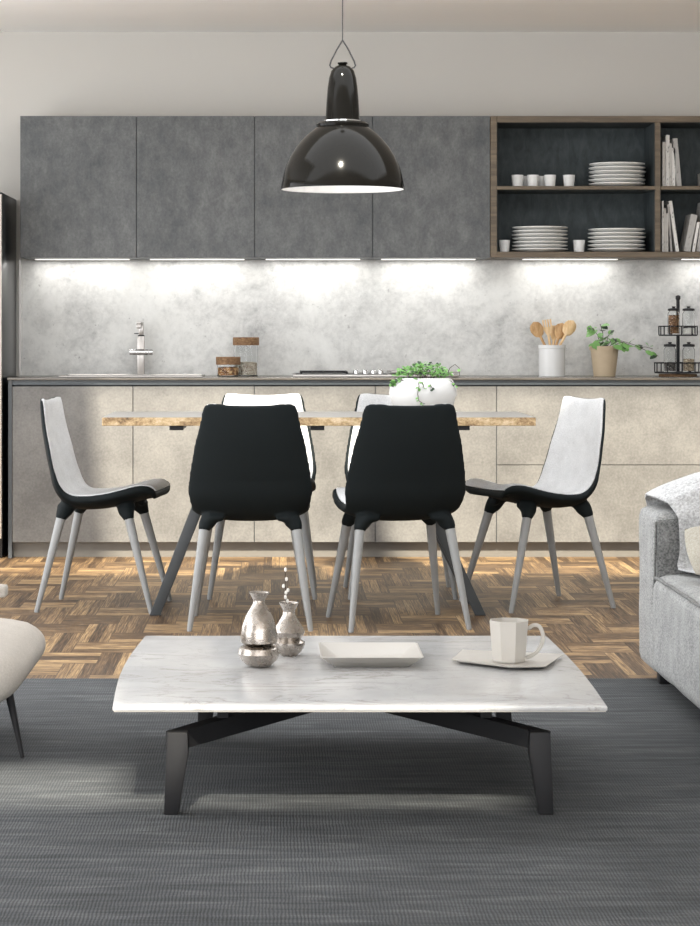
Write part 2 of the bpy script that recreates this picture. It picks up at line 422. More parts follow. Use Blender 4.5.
# ------------------------------------------------------------ wall cabinets
YU = 11.95
ux = [X(p, YU) for p in (20, 136.5, 254.6, 372.6, 490.3)]
zt, zb = Z(116, YU), Z(257.5, YU)
def led(x, par=None):
    pass
for k in range(4):
    t = empty('wall_cabinet', (ux[k], YU, zb), 0,
              ['grey concrete-look wall cabinet at the far left', 'grey wall cabinet between the far left one and the lamp',
               'grey wall cabinet partly hidden by the left side of the pendant lamp', 'grey wall cabinet next to the open wooden shelf unit'][k], 'cabinet', 'grey wall cabinets')
    wd = ux[k+1]-ux[k]; h = zt-zb
    obj('body', box(B(), 0, wd, .021, BACK-YU-.001, 0, h), M['channel'], t)
    obj('door', box(B(), .0015, wd-.0015, 0, .02, 0, h, .001, 1), M['concrete'], t)
    d = obj('light_strip', box(B(), wd/2-.25, wd/2+.25, BACK-YU-.12, BACK-YU-.08, -.005, -.0003, .001, 1), M['led'], t)
def down_light(px):
    l = bpy.data.lights.new('under_cabinet_strip', 'AREA'); l.shape = 'RECTANGLE'; l.size = .50; l.size_y = .04; l.energy = 1.5; l.color = (1, .98, .95)
    o = bpy.data.objects.new('under_cabinet_strip', l); C.objects.link(o); o.location = (px, BACK-.10, zb-.006)
for k in range(4): down_light((ux[k]+ux[k+1])/2)
# open shelf unit
sx0 = ux[4]+.001
t = empty('shelf_unit', (sx0, YU-.003, zb), 0, 'open brown wooden wall shelf with dark lining, holding plates and books', 'shelf')
W_ = .0335
cols = [0, X(655, YU)-sx0, X(655, YU)-sx0+.865]
wd = cols[2]+W_*.8; h = zt-zb; dp = BACK-YU+.001
obj('frame_side', box(B(), 0, W_, 0, dp, 0, h, .0015, 1), M['walnut'], t)
obj('frame_side', box(B(), wd-W_, wd, 0, dp, 0, h, .0015, 1), M['walnut'], t)
obj('divider', box(B(), cols[1], cols[1]+.028, 0, dp-.02, .0305, h-.0335, .0015, 1), M['walnut'], t)
obj('top_board', box(B(), W_, wd-W_, 0, dp, h-.033, h, .0015, 1), M['walnut'], t)
obj('bottom_board', box(B(), W_, wd-W_, 0, dp, 0, .030, .0015, 1), M['walnut'], t)
zm = Z(187.8, YU)-zb
SH_LO = zb+.030; SH_UP = zb+zm+.009
obj('shelf_board', box(B(), W_, cols[1]-.0005, .002, dp-.02, zm-.009, zm+.009, .001, 1), M['walnut'], t)
obj('shelf_board', box(B(), cols[1]+.0285, wd-W_, .002, dp-.02, zm-.009, zm+.009, .001, 1), M['walnut'], t)
obj('back_panel', box(B(), W_, wd-W_, dp-.019, dp-.001, .031, h-.034), M['inner'], t)
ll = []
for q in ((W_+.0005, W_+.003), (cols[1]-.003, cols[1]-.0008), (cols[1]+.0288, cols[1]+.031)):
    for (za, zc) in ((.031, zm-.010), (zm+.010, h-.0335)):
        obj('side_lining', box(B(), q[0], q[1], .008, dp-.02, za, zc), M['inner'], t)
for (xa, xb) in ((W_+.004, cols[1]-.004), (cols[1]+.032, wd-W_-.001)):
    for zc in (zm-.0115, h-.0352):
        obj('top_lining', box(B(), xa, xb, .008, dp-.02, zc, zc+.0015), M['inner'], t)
for xx in (cols[1]*.5+W_*.5, (cols[1]+cols[2])*.5):
    obj('light_strip', box(B(), xx-.25, xx+.25, dp-.12, dp-.08, -.005, -.0003, .001, 1), M['led'], t); down_light(sx0+xx)

# ------------------------------------------------------------ tall unit at the left edge
xr = X(1.6, 11.64)
t = empty('fridge', (xr, 11.64, 0), 0, 'tall glossy black fridge with pale front at the left edge of the kitchen', 'fridge')
obj('body', box(B(), -.62, 0, .03, BACK-11.64-.002, .0, Z(192, 11.64), .004), M['gloss'], t)
obj('door', box(B(), -.62, -.001, .0, .028, .10, Z(192, 11.64)-.01, .004), M['fridge'], t)
obj('plinth', box(B(), -.62, -.012, .012, .03, 0, .095), M['slate'], t)

# ------------------------------------------------------------ sink, faucet, cooktop
t = empty('sink', (X(133, 12.0), 12.0, .9152), 0, 'shallow steel sink rim set in the worktop below the faucet', 'sink')
bm = B(); a, b_ = .37, .2
for q in ((-a, a, -b_, -b_+.02), (-a, a, b_-.02, b_), (-a, -a+.02, -b_+.02, b_-.02), (a-.02, a, -b_+.02, b_-.02)): box(bm, *q, 0.0005, .008, .002, 1)
obj('rim', bm, M['steel'], t)
obj('basin_cover', box(B(), -a+.021, a-.021, -b_+.021, b_-.021, .0005, .003), M['steel'], t)
YK = 12.21
t = empty('faucet', (X(141, YK), YK, .9153), 0, 'tall angular steel kitchen faucet standing behind the sink', 'faucet')
bm = B(); box(bm, -.019, .019, -.019, .019, 0, .21, .003); obj('column', bm, M['steel'], t)
bm = B(); box(bm, -.012, .014, -.012, .012, .213, .285, .002); obj('riser', bm, M['steel'], t)
bm = B(); box(bm, -.036, -.002, -.008, .008, .222, .227, .001); box(bm, -.016, .018, -.014, .014, .208, .216, .001); obj('lever', bm, M['dkmetal'], t)
bm = B(); tube(bm, [(-.058, -.03, .126), (.042, -.03, .126)], .016, 18); box(bm, -.014, .014, -.03, 0, .116, .136); obj('mixer_body', bm, M['chrome'], t)
bm = B(); tube(bm, [(.045, -.03, .126), (.064, -.03, .126)], .015, 18); obj('knob', bm, M['chrome'], t)
bm = B(); box(bm, -.013, .013, -.2, -.012, .272, .285, .003); box(bm, -.012, .012, -.2, -.176, .25, .272, .002); obj('spout', bm, M['steel'], t)
YC = 12.0
t = empty('cooktop', (X(374, YC), YC, .9152), 0, 'low steel-rimmed cooktop with dark burner grates on the worktop', 'cooktop')
hw = .425
obj('rim_plate', box(B(), -hw, hw, -.25, .2, .0005, .014, .003), M['steel'], t)
obj('glass_plate', box(B(), -hw+.015, .06, -.235, .185, .0142, .017, .001), M['gloss'], t)
for (gx0, gx1) in ((X(301, YC)-X(374, YC), X(346, YC)-X(374, YC)),):
    bm = B()
    for k in range(5):
        xx = gx0+(gx1-gx0)*k/4; box(bm, xx-.005, xx+.005, -.15, .12, .022, .030, .002, 1)
    for yy in (-.15, -.01, .12): box(bm, gx0-.005, gx1+.005, yy-.005, yy+.005, .022, .029, .002, 1)
    for xx in (gx0, gx1):
        for yy in (-.15, .12): box(bm, xx-.005, xx+.005, yy-.005, yy+.005, .0172, .0225)
    obj('burner_grate', bm, M['dkmetal'], t)
for k, px in enumerate((355, 364, 372, 379)):
    kb = obj('knob', lathe(B(), [(.014, .0172), (.014, .034), (.011, .037), (0, .037)], X(px, YC)-X(374, YC), -.19, 18), M['chrome'], t)
obj('end_tray', box(B(), X(389, YC)-X(374, YC), hw, -.24, .19, .022, .030, .003), M['steel'], t)
for yy in (-.2, .15):
    for xx in (.12, hw-.03): obj('tray_foot', box(B(), xx-.008, xx+.008, yy-.008, yy+.008, .0142, .0218), M['steel'], t)


# ------------------------------------------------------------ storage jars
def wood_lid_jar(cx, Y, wj, wl, z0, z1, zl, fill, fm, label):
    t = empty('storage_jar', (cx, Y, .9155), 0, label, 'jar')
    r = wj/2
    z1 -= .9155; zl -= .9155; 
    obj('glass_body', lathe(B(), [(r*.9, 0), (r, .004), (r, z1), (r-.003, z1), (r-.003, .006), (0, .006)], n=32, cap=False), M['glass'], t)
    obj('contents', lathe(B(), [(0, .0065), (r-.0045, .0068), (r-.0045, fill), (r*.5, fill+.004), (0, fill+.002)], n=32), fm, t)
    obj('lid', lathe(B(), [(0, z1+.0005), (wl/2, z1+.0005), (wl/2, zl-.002), (wl/2-.002, zl), (0, zl)], n=40), M['cork'], t)
YJ = 12.02; SJ = F/YJ
wood_lid_jar(X(228.3, YJ), YJ-.02, 22.5/SJ, 24.5/SJ, 0, Z(364.7, YJ), Z(356.8, YJ), .046, M['nuts'], 'short glass jar of nuts with wooden lid on the worktop')
wood_lid_jar(X(246, YJ+.1), YJ+.1, 24.5/SJ, 26.5/SJ, 0, Z(345.4, YJ+.1), Z(337.2, YJ+.1), .07, M['oats'], 'tall glass jar half full of oats with wooden lid')

# ------------------------------------------------------------ utensil crock
YU2 = 12.08; SU = F/YU2
t = empty('utensil_crock', (X(551.8, YU2), YU2, .9155), 0, 'white ceramic crock holding wooden utensils on the worktop', 'crock')
r = 13.2/SU; hc = Z(345, YU2)-.9155
obj('pot', lathe(B(), [(0, 0), (r, 0), (r, hc-.02), (r*1.04, hc-.018), (r*1.04, hc), (r*.94, hc), (r*.92, .01), (0, .01)], n=14, rot=.2), M['white'], t)
def utensil(kind, px, py, dx, m, lab):
    zt_ = Z(py, YU2)-.9155-.0; xt = X(px, YU2)-X(551.8, YU2)
    t = empty('wooden_'+kind, (X(551.8, YU2), YU2, .9155), 0, lab, 'utensil', 'wooden utensils in the white crock')
    base = Vector((-xt*.35, dx*.3, .013)); top = Vector((xt, dx, zt_))
    d = (top-base).normalized(); s = Vector((d.z, 0, -d.x)).normalized(); nrm = s.cross(d)
    L = (top-base).length
    bm = B(); tube(bm, [base, base+d*(L-.075)], [.006, .007], 10); obj('handle', bm, m, t)
    bm = B()
    if kind in ('spoon', 'slotted_spoon'):
        n = 16; rings = []
        for a in range(9):
            f = a/8; zz = (f-.5)*2; wdt = math.sqrt(max(0, 1-zz*zz))*.030*(1.0 if zz < 0 else 1.08)+.002
            c = base+d*(L-.09+f*.09)
            ring = []
            for k in range(n):
                an = 2*PI*k/n
                ring.append(bm.verts.new(c+s*math.cos(an)*wdt+nrm*(math.sin(an)*.004+(.010*(math.cos(an)**2))*(1-zz*zz)*-1)))
            rings.append(ring)
        for a_, b2 in zip(rings, rings[1:]):
            for k in range(n): bm.faces.new((a_[k], a_[(k+1) % n], b2[(k+1) % n], b2[k]))
        bm.faces.new(rings[0]); bm.faces.new(rings[-1])
    else:
        c = base+d*(L-.085)
        def q(u, v): return c+s*u+d*v
        poly = [(-.007, 0), (-.024, .035)]
        if kind == 'fork':
            for k in range(4):
                x0 = -.024+k*.0133
                poly += [(x0, .085), (x0+.008, .085)] + ([(x0+.008, .045), (x0+.0133, .045)] if k < 3 else [])
            poly += [(.024, .035)]
        else: poly += [(-.026, .08), (.026, .085), (.024, .035)]
        poly += [(.007, 0)]
        A = [bm.verts.new(q(*p)-nrm*.003) for p in poly]; Bv = [bm.verts.new(q(*p)+nrm*.003) for p in poly]
        bm.faces.new(A); bm.faces.new(Bv)
        for k in range(len(poly)): bm.faces.new((A[k], A[(k+1) % len(poly)], Bv[(k+1) % len(poly)], Bv[k]))
    o = obj('head', bm, m, t)
utensil('spoon', 533, 322, -.02, M['spoon_dark'], 'brown wooden spoon leaning left in the white crock')
utensil('fork', 546.5, 319.5, .0, M['spoon'], 'pale wooden fork with straight tines in the white crock')
utensil('spatula', 556, 325, .03, M['spoon'], 'plain wooden spatula behind the others in the white crock')
utensil('spoon', 563, 323, .012, M['spoon_dark'], 'wooden spoon between fork and the rightmost spoon in the crock')
utensil('spoon', 573, 320.5, -.02, M['spoon'], 'pale wooden spoon leaning furthest right in the white crock')

# ------------------------------------------------------------ plants
def leaf(bm, p, d, size, up=Vector((0, -.5, 1)), mi=0, curl=.25):
    d = d.normalized(); s = d.cross(up).normalized(); n = s.cross(d).normalized()
    pts = [(0, 0), (.25, .32), (.55, .42), (.8, .28), (1, 0)]
    mid = [bm.verts.new(p+d*a*size+n*(-curl*a*a*size)) for a, _ in pts]
    L = [bm.verts.new(p+d*a*size+s*b*size+n*(-curl*a*a*size+.12*b*size)) for a, b in pts[1:-1]]
    R = [bm.verts.new(p+d*a*size-s*b*size+n*(-curl*a*a*size+.12*b*size)) for a, b in pts[1:-1]]
    for S in (L, R):
        fs = [(mid[0], mid[1], S[0]), (mid[1], mid[2], S[1], S[0]), (mid[2], mid[3], S[2], S[1]), (mid[3], mid[4], S[2])]
        for f in fs: bm.faces.new(f).material_index = mi
YP = 12.06; SP = F/YP
t = empty('potted_plant', (X(604.5, YP), YP, .9155), 0, 'small trailing green plant in a tan pot on the worktop', 'plant')
hp = Z(346, YP)-.9155
obj('pot', lathe(B(), [(0, 0), (10.8/SP, 0), (13.9/SP, hp-.02), (15.2/SP, hp-.02), (15.4/SP, hp), (13.6/SP, hp), (12/SP, hp-.02), (0, hp-.02)], n=32), M['terra'], t)
obj('soil', lathe(B(), [(0, hp-.019), (11.9/SP, hp-.019), (10/SP, hp-.012), (0, hp-.010)], n=20), M['soil'], t)
random.seed(4)
def wp(px, py, dy=0): return Vector((X(px, YP)-X(604.5, YP), dy, Z(py, YP)-.9155))
stems = [[(601, 348, .0), (597, 335, -.02), (592, 328, -.03), (587, 332, -.04)], [(603, 348, 0), (602, 333, -.03), (599, 324, -.04)],
         [(606, 348, 0), (612, 338, -.03), (620, 342, -.05), (626, 350, -.06)], [(607, 348, 0), (618, 340, -.02), (634, 345, -.03), (648, 352, -.035), (657, 356, -.04)],
         [(608, 348, 0), (622, 342, .01), (636, 347, .01), (646, 347, .0), (653, 349, .0)], [(602, 348, 0), (596, 340, -.04), (593, 345, -.06)], [(605, 348, 0), (609, 336, .03), (611, 333, .04)]]
bm = B()
for s_ in stems: tube(bm, [wp(*q) for q in s_], .0016, 6)
obj('stem', bm, M['stem'], t)
bm = B()
for s_ in stems:
    P_ = [wp(*q) for q in s_]
    for a, b2 in zip(P_, P_[1:]):
        for k in range(3 if len(s_) < 5 else 2):
            p = a.lerp(b2, random.random()); d = Vector((random.uniform(-1, 1), random.uniform(-1, .2), random.uniform(-.6, .8)))
            leaf(bm, p, d, random.uniform(.026, .046), mi=0 if random.random() < .72 else 1)
for p, d, sz in (((597, 330, -.03), (-1, -.1, -.35), .07), ((603, 340, -.05), (.3, -.6, .5), .07), ((612, 345, -.05), (.5, -.7, -.2), .06), ((594, 340, -.06), (.1, -.3, -1), .05), ((621, 343, -.05), (.2, -.5, -.9), .05), ((600, 326, -.03), (.6, -.4, .2), .05)):
    leaf(bm, wp(*p), Vector(d), sz, mi=0)
obj('foliage', bm, [M['green'], M['dgreen']], t)

# ------------------------------------------------------------ spice rack
YS = 12.04; SS = F/YS; xs = X(678, YS)
t = empty('spice_rack', (xs, YS, .9155), 0, 'black two-tier round metal spice rack at the right end of the worktop', 'rack')
def zz(py): return Z(py, YS)-.9155
obj('base', lathe(B(), [(0, 0), (.098, 0), (.10, .006), (.098, .012), (0, .012)], n=40), M['cork'], t)
obj('pole', lathe(B(), [(.009, .012), (.009, zz(300)), (.013, zz(299)), (.013, zz(296)), (0, zz(295))], n=16), M['dkmetal'], t)
for (rr, z0, z1, nm) in ((.122, .016, zz(362.8), 'lower_tier'), (.100, zz(336), zz(326.3), 'upper_tier')):
    tt = obj(nm, lathe(B(), [(.0095, z0), (rr, z0), (rr, z0+.008), (.0095, z0+.008)], n=48), M['dkmetal'], t)
    bm = B(); n = 48
    ring = [(rr*math.cos(2*PI*k/n), rr*math.sin(2*PI*k/n), z1) for k in range(n+1)]
    tube(bm, ring, .0035, 6)
    for k in range(10): 
        an = 2*PI*(k+.5)/10; tube(bm, [(rr*math.cos(an), rr*math.sin(an), z0+.006), (rr*math.cos(an), rr*math.sin(an), z1)], .0033, 6)
    obj('guard_rail', bm, M['dkmetal'], tt)
def spice_jar(dx, dy, z0, htop, m, fl, lab):
    j = empty('spice_jar', (xs+dx, YS+dy, .9155+z0), 0, lab, 'jar', 'glass spice jars on the rack')
    r = .032
    obj('glass_body', lathe(B(), [(0, 0), (r*.95, 0), (r, .004), (r, htop*.74), (r*.72, htop*.84), (r*.72-.002, htop*.84), (r-.0025, htop*.73), (r-.0025, .005), (0, .005)], n=24), M['glass'], j)
    obj('contents', lathe(B(), [(0, .0055), (r-.004, .0055), (r-.004, fl*htop*.72), (0, fl*htop*.72+.002)], n=20), m, j)
    l = obj('lid', lathe(B(), [(0, htop*.842), (r*.95, htop*.842), (r*1.0, htop*.86), (r*.95, htop*.92), (r*.3, htop*.94), (r*.22, htop*.96), (r*.34, htop*.98), (r*.3, htop), (0, htop)], n=24), M['dkmetal'], j)
za = .0243; zb_ = zz(336)+.0083
spice_jar(-.051, -.05, za, zz(342)-za, M['spice_dark'], .45, 'spice jar with dark peppercorns, left on the lower rack tier')
spice_jar(.047, -.05, za, zz(342)-za, M['spice_tan'], .6, 'spice jar with tan spice, right on the lower rack tier')
spice_jar(-.030, -.045, zb_, zz(306.5)-zb_, M['spice_red'], .95, 'spice jar with rust-brown spice, left on the upper rack tier')
spice_jar(.047, -.045, zb_, zz(306.5)-zb_, M['spice_pale'], .3, 'nearly empty clear spice jar, right on the upper rack tier')

# ------------------------------------------------------------ shelf contents
YB = 12.06; SB = F/YB
def cup(px, base, w_, dy=0, lab=''):
    t = obj('cup', lathe(B(), [(0, 0), (w_*.41, 0), (w_*.42, .003), (w_*.5, .064), (w_*.47, .064), (w_*.40, .006), (0, .006)], n=28), M['cup'])
    t.location = (X(px, YB+dy), YB+dy, base+.0005); tag(t, lab, 'cup', 'white cups on the shelf')
cw = 12/SB
cup(517.5, SH_UP, cw, 0, 'white handleless cup, leftmost in the upper shelf row'); cup(533, SH_UP, cw, 0, 'white cup second from left on the upper shelf')
cup(550, SH_UP, cw, 0, 'white cup third from left in the front of the upper shelf'); cup(569, SH_UP, cw, 0, 'white cup standing apart, nearest the upper plate stack')
cup(525.5, SH_UP, cw, .1, 'white cup in the back row behind the two leftmost upper cups'); cup(542, SH_UP, cw, .1, 'white cup in the back row behind the second and third upper cups')
cup(504.5, SH_LO, 11/SB, 0, 'white cup at the far left of the lower shelf'); cup(579, SH_LO, 12/SB, 0, 'white cup between the two lower plate stacks')
def plates(px, base, wpx, n, top, grp, where):
    R = wpx/2/SB; pitch = (top-base)/n
    prev = None; random.seed(int(px))
    for k in range(n):
        if prev is None:
            o = obj('plate', lathe(B(), [(0, 0), (R*.6, 0), (R*.66, .002), (R*.985, pitch*.70), (R, pitch*.78), (R, pitch*.95), (R*.98, pitch*.98), (R*.66, .0065), (R*.6, .005), (0, .0045)], n=40), M['plate'])
        else: o = prev.copy(); C.objects.link(o)
        prev = o; sc_ = random.uniform(.95, 1.0)
        o.scale = (sc_, sc_, 1)
        o.location = (X(px, YB)+random.uniform(-.002, .002), YB+.02, base+.0005+k*pitch)
        o.rotation_euler = (0, 0, random.random()*6)
        tag(o, ('topmost' if k == n-1 else 'bottom' if k == 0 else ['second', 'third', 'fourth', 'fifth', 'sixth', 'seventh', 'eighth'][k-1])+(' pale round plate of the stack '+where if k in (0, n-1) else ' pale round plate from the bottom of the stack '+where), 'plate', grp)
plates(617.5, SH_UP, 57, 6, Z(163.5, YB), 'plates stacked on the upper shelf', 'on the upper shelf')
plates(540.3, SH_LO, 57, 7, Z(227, YB), 'plates stacked at the left of the lower shelf', 'at lower shelf left')
plates(617, SH_LO, 58, 6, Z(229, YB), 'plates stacked at the right of the lower shelf', 'at lower shelf right')
def book(x0, x1, top, base, m, lab, lean=0, Yb=YB-.04, tall=None):
    wth = (x1-x0)/SB; h = (Z(top, YB)-base); L = h/math.cos(lean)
    o = empty('book', (X((x0+x1)/2, YB), Yb, base+.0008+abs(math.sin(lean))*wth/2), 0, lab, 'book', 'books on the wall shelf')
    o.rotation_euler = (0, lean, 0)
    L -= .004
    bm = B(); box(bm, -wth/2, -wth/2+.002, 0, .16, 0, L, .0006, 1); box(bm, wth/2-.002, wth/2, 0, .16, 0, L, .0006, 1); box(bm, -wth/2, wth/2, -.002, .001, 0, L, .0006, 1)
    obj('cover', bm, m, o)
    obj('pages', box(B(), -wth/2+.0022, wth/2-.0022, .0012, .156, .003, L-.003), M['cup'], o)
book(661, 664, 142, SH_UP, M['bookA'], 'slim pale book against the divider on the upper shelf')
book(664.3, 668.2, 135, SH_UP, M['bookC'], 'tallest white book on the upper shelf')
book(668.4, 670.4, 143.5, SH_UP, M['bookA'], 'very thin pale book right of the tallest upper book')
book(670.6, 674, 148, SH_UP, M['bookC'], 'shortest upright white book on the upper shelf')
book(675.3, 680.3, 138.5, SH_UP, M['bookB'], 'grey book leaning left on the upper shelf', -.085)
book(660.6, 662.4, 200.5, SH_LO, M['bookC'], 'thin white book pressed to the divider on the lower shelf')
book(662.6, 664.6, 208, SH_LO, M['bookA'], 'short thin pale book second on the lower shelf')
book(664.8, 667.0, 213, SH_LO, M['bookA'], 'lowest short book third on the lower shelf')
book(669.2, 671.2, 204, SH_LO, M['bookB'], 'thin grey book leaning left on the lower shelf', -.07)
book(674.4, 677.8, 201, SH_LO, M['bookC'], 'white book leaning furthest left on the lower shelf', -.14)
book(682.3, 688.8, 215, SH_LO, M['bookB'], 'thick grey book leaning right on the lower shelf', .20)
book(690.6, 693.4, 222, SH_LO, M['bookC'], 'thin white book leaning right behind the thick grey one', .17)
book(695.2, 701.5, 202, SH_LO, M['bookB'], 'tall grey book leaning right at the photo edge', .13)
book(702, 706, 172, SH_UP, M['bookA'], 'pale book cut by the right photo edge on the upper shelf', -.02)

# ------------------------------------------------------------ dining table
ZT = .8075; th = .034
tx0, tx1, ty0, ty1 = X(102, 9.13), X(535.8, 9.13), 9.13, 9.80
t = empty('dining_table', ((tx0+tx1)/2, (ty0+ty1)/2, 0), 0, 'long dining table with raw wood edge and slanted dark legs', 'table')
hx = (tx1-tx0)/2; hy = (ty1-ty0)/2
obj('tabletop', box(B(), -hx, hx, -hy, hy, ZT-th, ZT-.001, .002, 1), M['edge'], t)
obj('top_surface', box(B(), -hx+.001, hx-.001, -hy+.001, hy-.001, ZT-.0009, ZT, 0), M['ttop'], t)
cxm = (tx0+tx1)/2
for px in (176.5, 317.3, 462.5):
    xx = X(px, 9.15)-cxm
    obj('cross_rail', box(B(), xx-.028, xx+.028, -hy+.01, hy-.01, ZT-th-.018, ZT-th-.0005, .002, 1), M['dkmetal'], t)
for sx, fx, tx in ((-1, X(155, 9.305), X(228.5, 9.305)), (1, X(480.5, 9.305), X(392, 9.305))):
    for yy in (-hy+.175, hy-.085):
        bm = B(); fxx = fx-cxm; txx = tx-cxm; wl = .022
        prism(bm, [(fxx-wl, 0), (fxx+wl, 0), (txx+wl*1.25, ZT-th-.019), (txx-wl*1.25, ZT-th-.019)], 'y', yy-.015, yy+.015, .003)
        obj('leg', bm, M['slate'], t)
    bm = B(); box(bm, tx-cxm-.06, tx-cxm+.06, -hy+.05, hy-.05, ZT-th-.0185, ZT-th-.0006, .002, 1); obj('leg_plate', bm, M['slate'], t)

# bowl planter on the table
YW = 9.47; SW = F/YW
t = empty('planter_bowl', (X(423, YW), YW, ZT+.0005), 0, 'white oval bowl planter with small-leaved green vine on the dining table', 'planter')
zr = Z(378, YW)-ZT
R = 34.2/SW
prof = [(0, 0), (R*.55, 0), (R*.72, .012), (R*.9, .04), (R, .085), (R*.97, .115), (R*.88, .138), (R*.78, zr), (R*.74, zr), (R*.84, .135), (R*.92, .085), (R*.6, .02), (0, .015)]
obj('bowl', lathe(B(), prof, n=48), M['white'], t)
obj('soil', lathe(B(), [(0, zr-.02), (R*.80, zr-.02), (R*.5, zr-.008), (0, zr-.004)], n=24), M['soil'], t)
random.seed(11)
def wb(px, py, dy=0): return Vector((X(px, YW)-X(423, YW), dy, Z(py, YW)-ZT))
bm = B(); bl = B()
for k in range(340):
    a = random.random()*2*PI; q = math.sqrt(random.random())*R*.84
    x_, y_ = q*math.cos(a)*1.0, q*math.sin(a)*.9
    h_ = zr+.004+.058*max(0, 1-((x_-.005)/(R*.92))**2)*random.uniform(.15, 1)
    p = Vector((x_, y_, h_)); d = Vector((random.uniform(-1, 1), random.uniform(-1, .3), random.uniform(-.3, .8)))
    leaf(bl, p, d, random.uniform(.011, .019), mi=0 if random.random() < .8 else 1)
for k in range(26):
    a = random.random()*2*PI; q = R*.5*random.random()
    p0 = Vector((q*math.cos(a), q*math.sin(a), zr-.012)); p2 = p0+Vector((random.uniform(-.04, .04), random.uniform(-.04, .03), random.uniform(.02, .07)))
    tube(bm, [p0, p0.lerp(p2, .5)+Vector((.004, 0, .008)), p2], .0012, 5)
def over(pts, nl, sz=(.011, .018)):
    P_ = [wb(*q) for q in pts]; tube(bm, P_, .0014, 5)
    for k in range(nl):
        i_ = random.randrange(len(P_)-1); p = P_[i_].lerp(P_[i_+1], random.random())
        leaf(bl, p, Vector((random.uniform(-1, 1), random.uniform(-1, -.2), random.uniform(-1, .3))), random.uniform(*sz), mi=0 if random.random() < .8 else 1)
rf = -R
over([(415, 377, -.10), (417, 385, rf*.98), (415.5, 393, rf*1.03), (417, 400, rf*.97), (423, 404, rf*.86)], 12)
over([(418, 377, -.10), (421, 384, rf*.98), (422, 388, rf*1.0)], 7)
over([(425, 377, -.10), (429, 386, rf*.98), (431, 389.5, rf*1.0)], 5)
over([(403, 377, -.05), (394, 379, -.07), (391, 384, -.07)], 34, (.013, .020)); over([(404, 377, -.06), (399, 381, -.08)], 10)
over([(440, 377, -.06), (450, 381, -.06), (456, 386, -.06)], 9)
over([(446, 376, 0), (450, 368, 0), (455, 364.5, 0), (459, 368, -.01), (459.5, 376, -.01)], 2)
over([(408, 376, 0), (402, 370, 0), (399, 368, 0)], 9); over([(436, 376, -.02), (441, 369, -.02), (442, 374, -.05)], 12)
obj('stem', bm, M['stem'], t); obj('foliage', bl, [M['green'], M['dgreen']], t)

# ------------------------------------------------------------ chairs
prof_c = [(.232, .458, .150), (.240, .478, .178), (.228, .496, .198), (.198, .500, .213), (.15, .490, .224), (.085, .472, .230), (.02, .459, .230), (-.05, .453, .226),
          (-.105, .457, .224), (-.148, .477, .231), (-.180, .515, .238), (-.201, .562, .236), (-.216, .617, .229), (-.228, .677, .219), (-.238, .737, .206), (-.244, .797, .192), (-.247, .846, .182), (-.248, .866, .171)]
def cr(P, t_):
    n = len(P)-1; x = min(max(t_, 0), 1)*n; i = min(int(x), n-1); f = x-i
    p = [P[max(i-1, 0)], P[i], P[i+1], P[min(i+2, n)]]
    return [.5*((2*p[1][k])+(-p[0][k]+p[2][k])*f+(2*p[0][k]-5*p[1][k]+4*p[2][k]-p[3][k])*f*f+(-p[0][k]+3*p[1][k]-3*p[2][k]+p[3][k])*f**3) for k in range(3)]
def chair_pt(u, v):
    x, z, w_ = cr(prof_c, v)
    a = cr(prof_c, min(1, v+.01)); b2 = cr(prof_c, max(0, v-.01))
    tx, tz = a[0]-b2[0], a[1]-b2[1]; L = math.hypot(tx, tz); tx /= L; tz /= L
    nx, nz = tz, -tx                      # towards the sitter
    if nx*1+nz*1 < 0: nx, nz = -nx, -nz
    seatness = max(0, min(1, (.62-v)/.15))
    curl = .022*seatness*min(1, v/.2) + .040*(1-seatness)*(1-.55*max(0, (v-.75)/.25))
    c = curl*abs(u)**2.4
    dip = .004*(u*u)*(1 if abs(u) < .8 else 1-4*(abs(u)-.8))*3.5*max(0, (v-.85)/.15)
    return Vector((x+nx*c, u*w_, z+nz*c+dip)), Vector((nx, 0, nz))
def chair_norm(u, v):
    e = .02
    a = chair_pt(min(1, u+e), v)[0]-chair_pt(max(-1, u-e), v)[0]; b2 = chair_pt(u, min(1, v+e))[0]-chair_pt(u, max(0, v-e))[0]
    n = a.cross(b2).normalized()
    if n.dot(chair_pt(u, v)[1]) < 0: n = -n
    return n
def slab(bm, umax, v0, v1, off_in, off_out, nu=22, nv=56, mi=0, edge=.5):
    I, O = [], []
    for j in range(nv+1):
        v = v0+(v1-v0)*j/nv; ri, ro = [], []
        for i in range(nu+1):
            u = -umax+2*umax*i/nu
            p, _ = chair_pt(u, v); n = chair_norm(u, v)
            e = max(abs(u)/umax, abs(2*j/nv-1)); k = 1 if e < .8 else 1-(1-edge)*((e-.8)/.2)**2
            ri.append(bm.verts.new(p+n*off_in(u, v, k))); ro.append(bm.verts.new(p+n*off_out(u, v, k)))
        I.append(ri); O.append(ro)
    for j in range(nv):
        for i in range(nu):
            bm.faces.new((I[j][i], I[j][i+1], I[j+1][i+1], I[j+1][i])); bm.faces.new((O[j][i], O[j+1][i], O[j+1][i+1], O[j][i+1]))
        bm.faces.new((I[j][0], I[j+1][0], O[j+1][0], O[j][0])); bm.faces.new((I[j][nu], O[j][nu], O[j+1][nu], I[j+1][nu]))
    for i in range(nu):
        bm.faces.new((I[0][i], O[0][i], O[0][i+1], I[0][i+1])); bm.faces.new((I[nv][i], I[nv][i+1], O[nv][i+1], O[nv][i]))
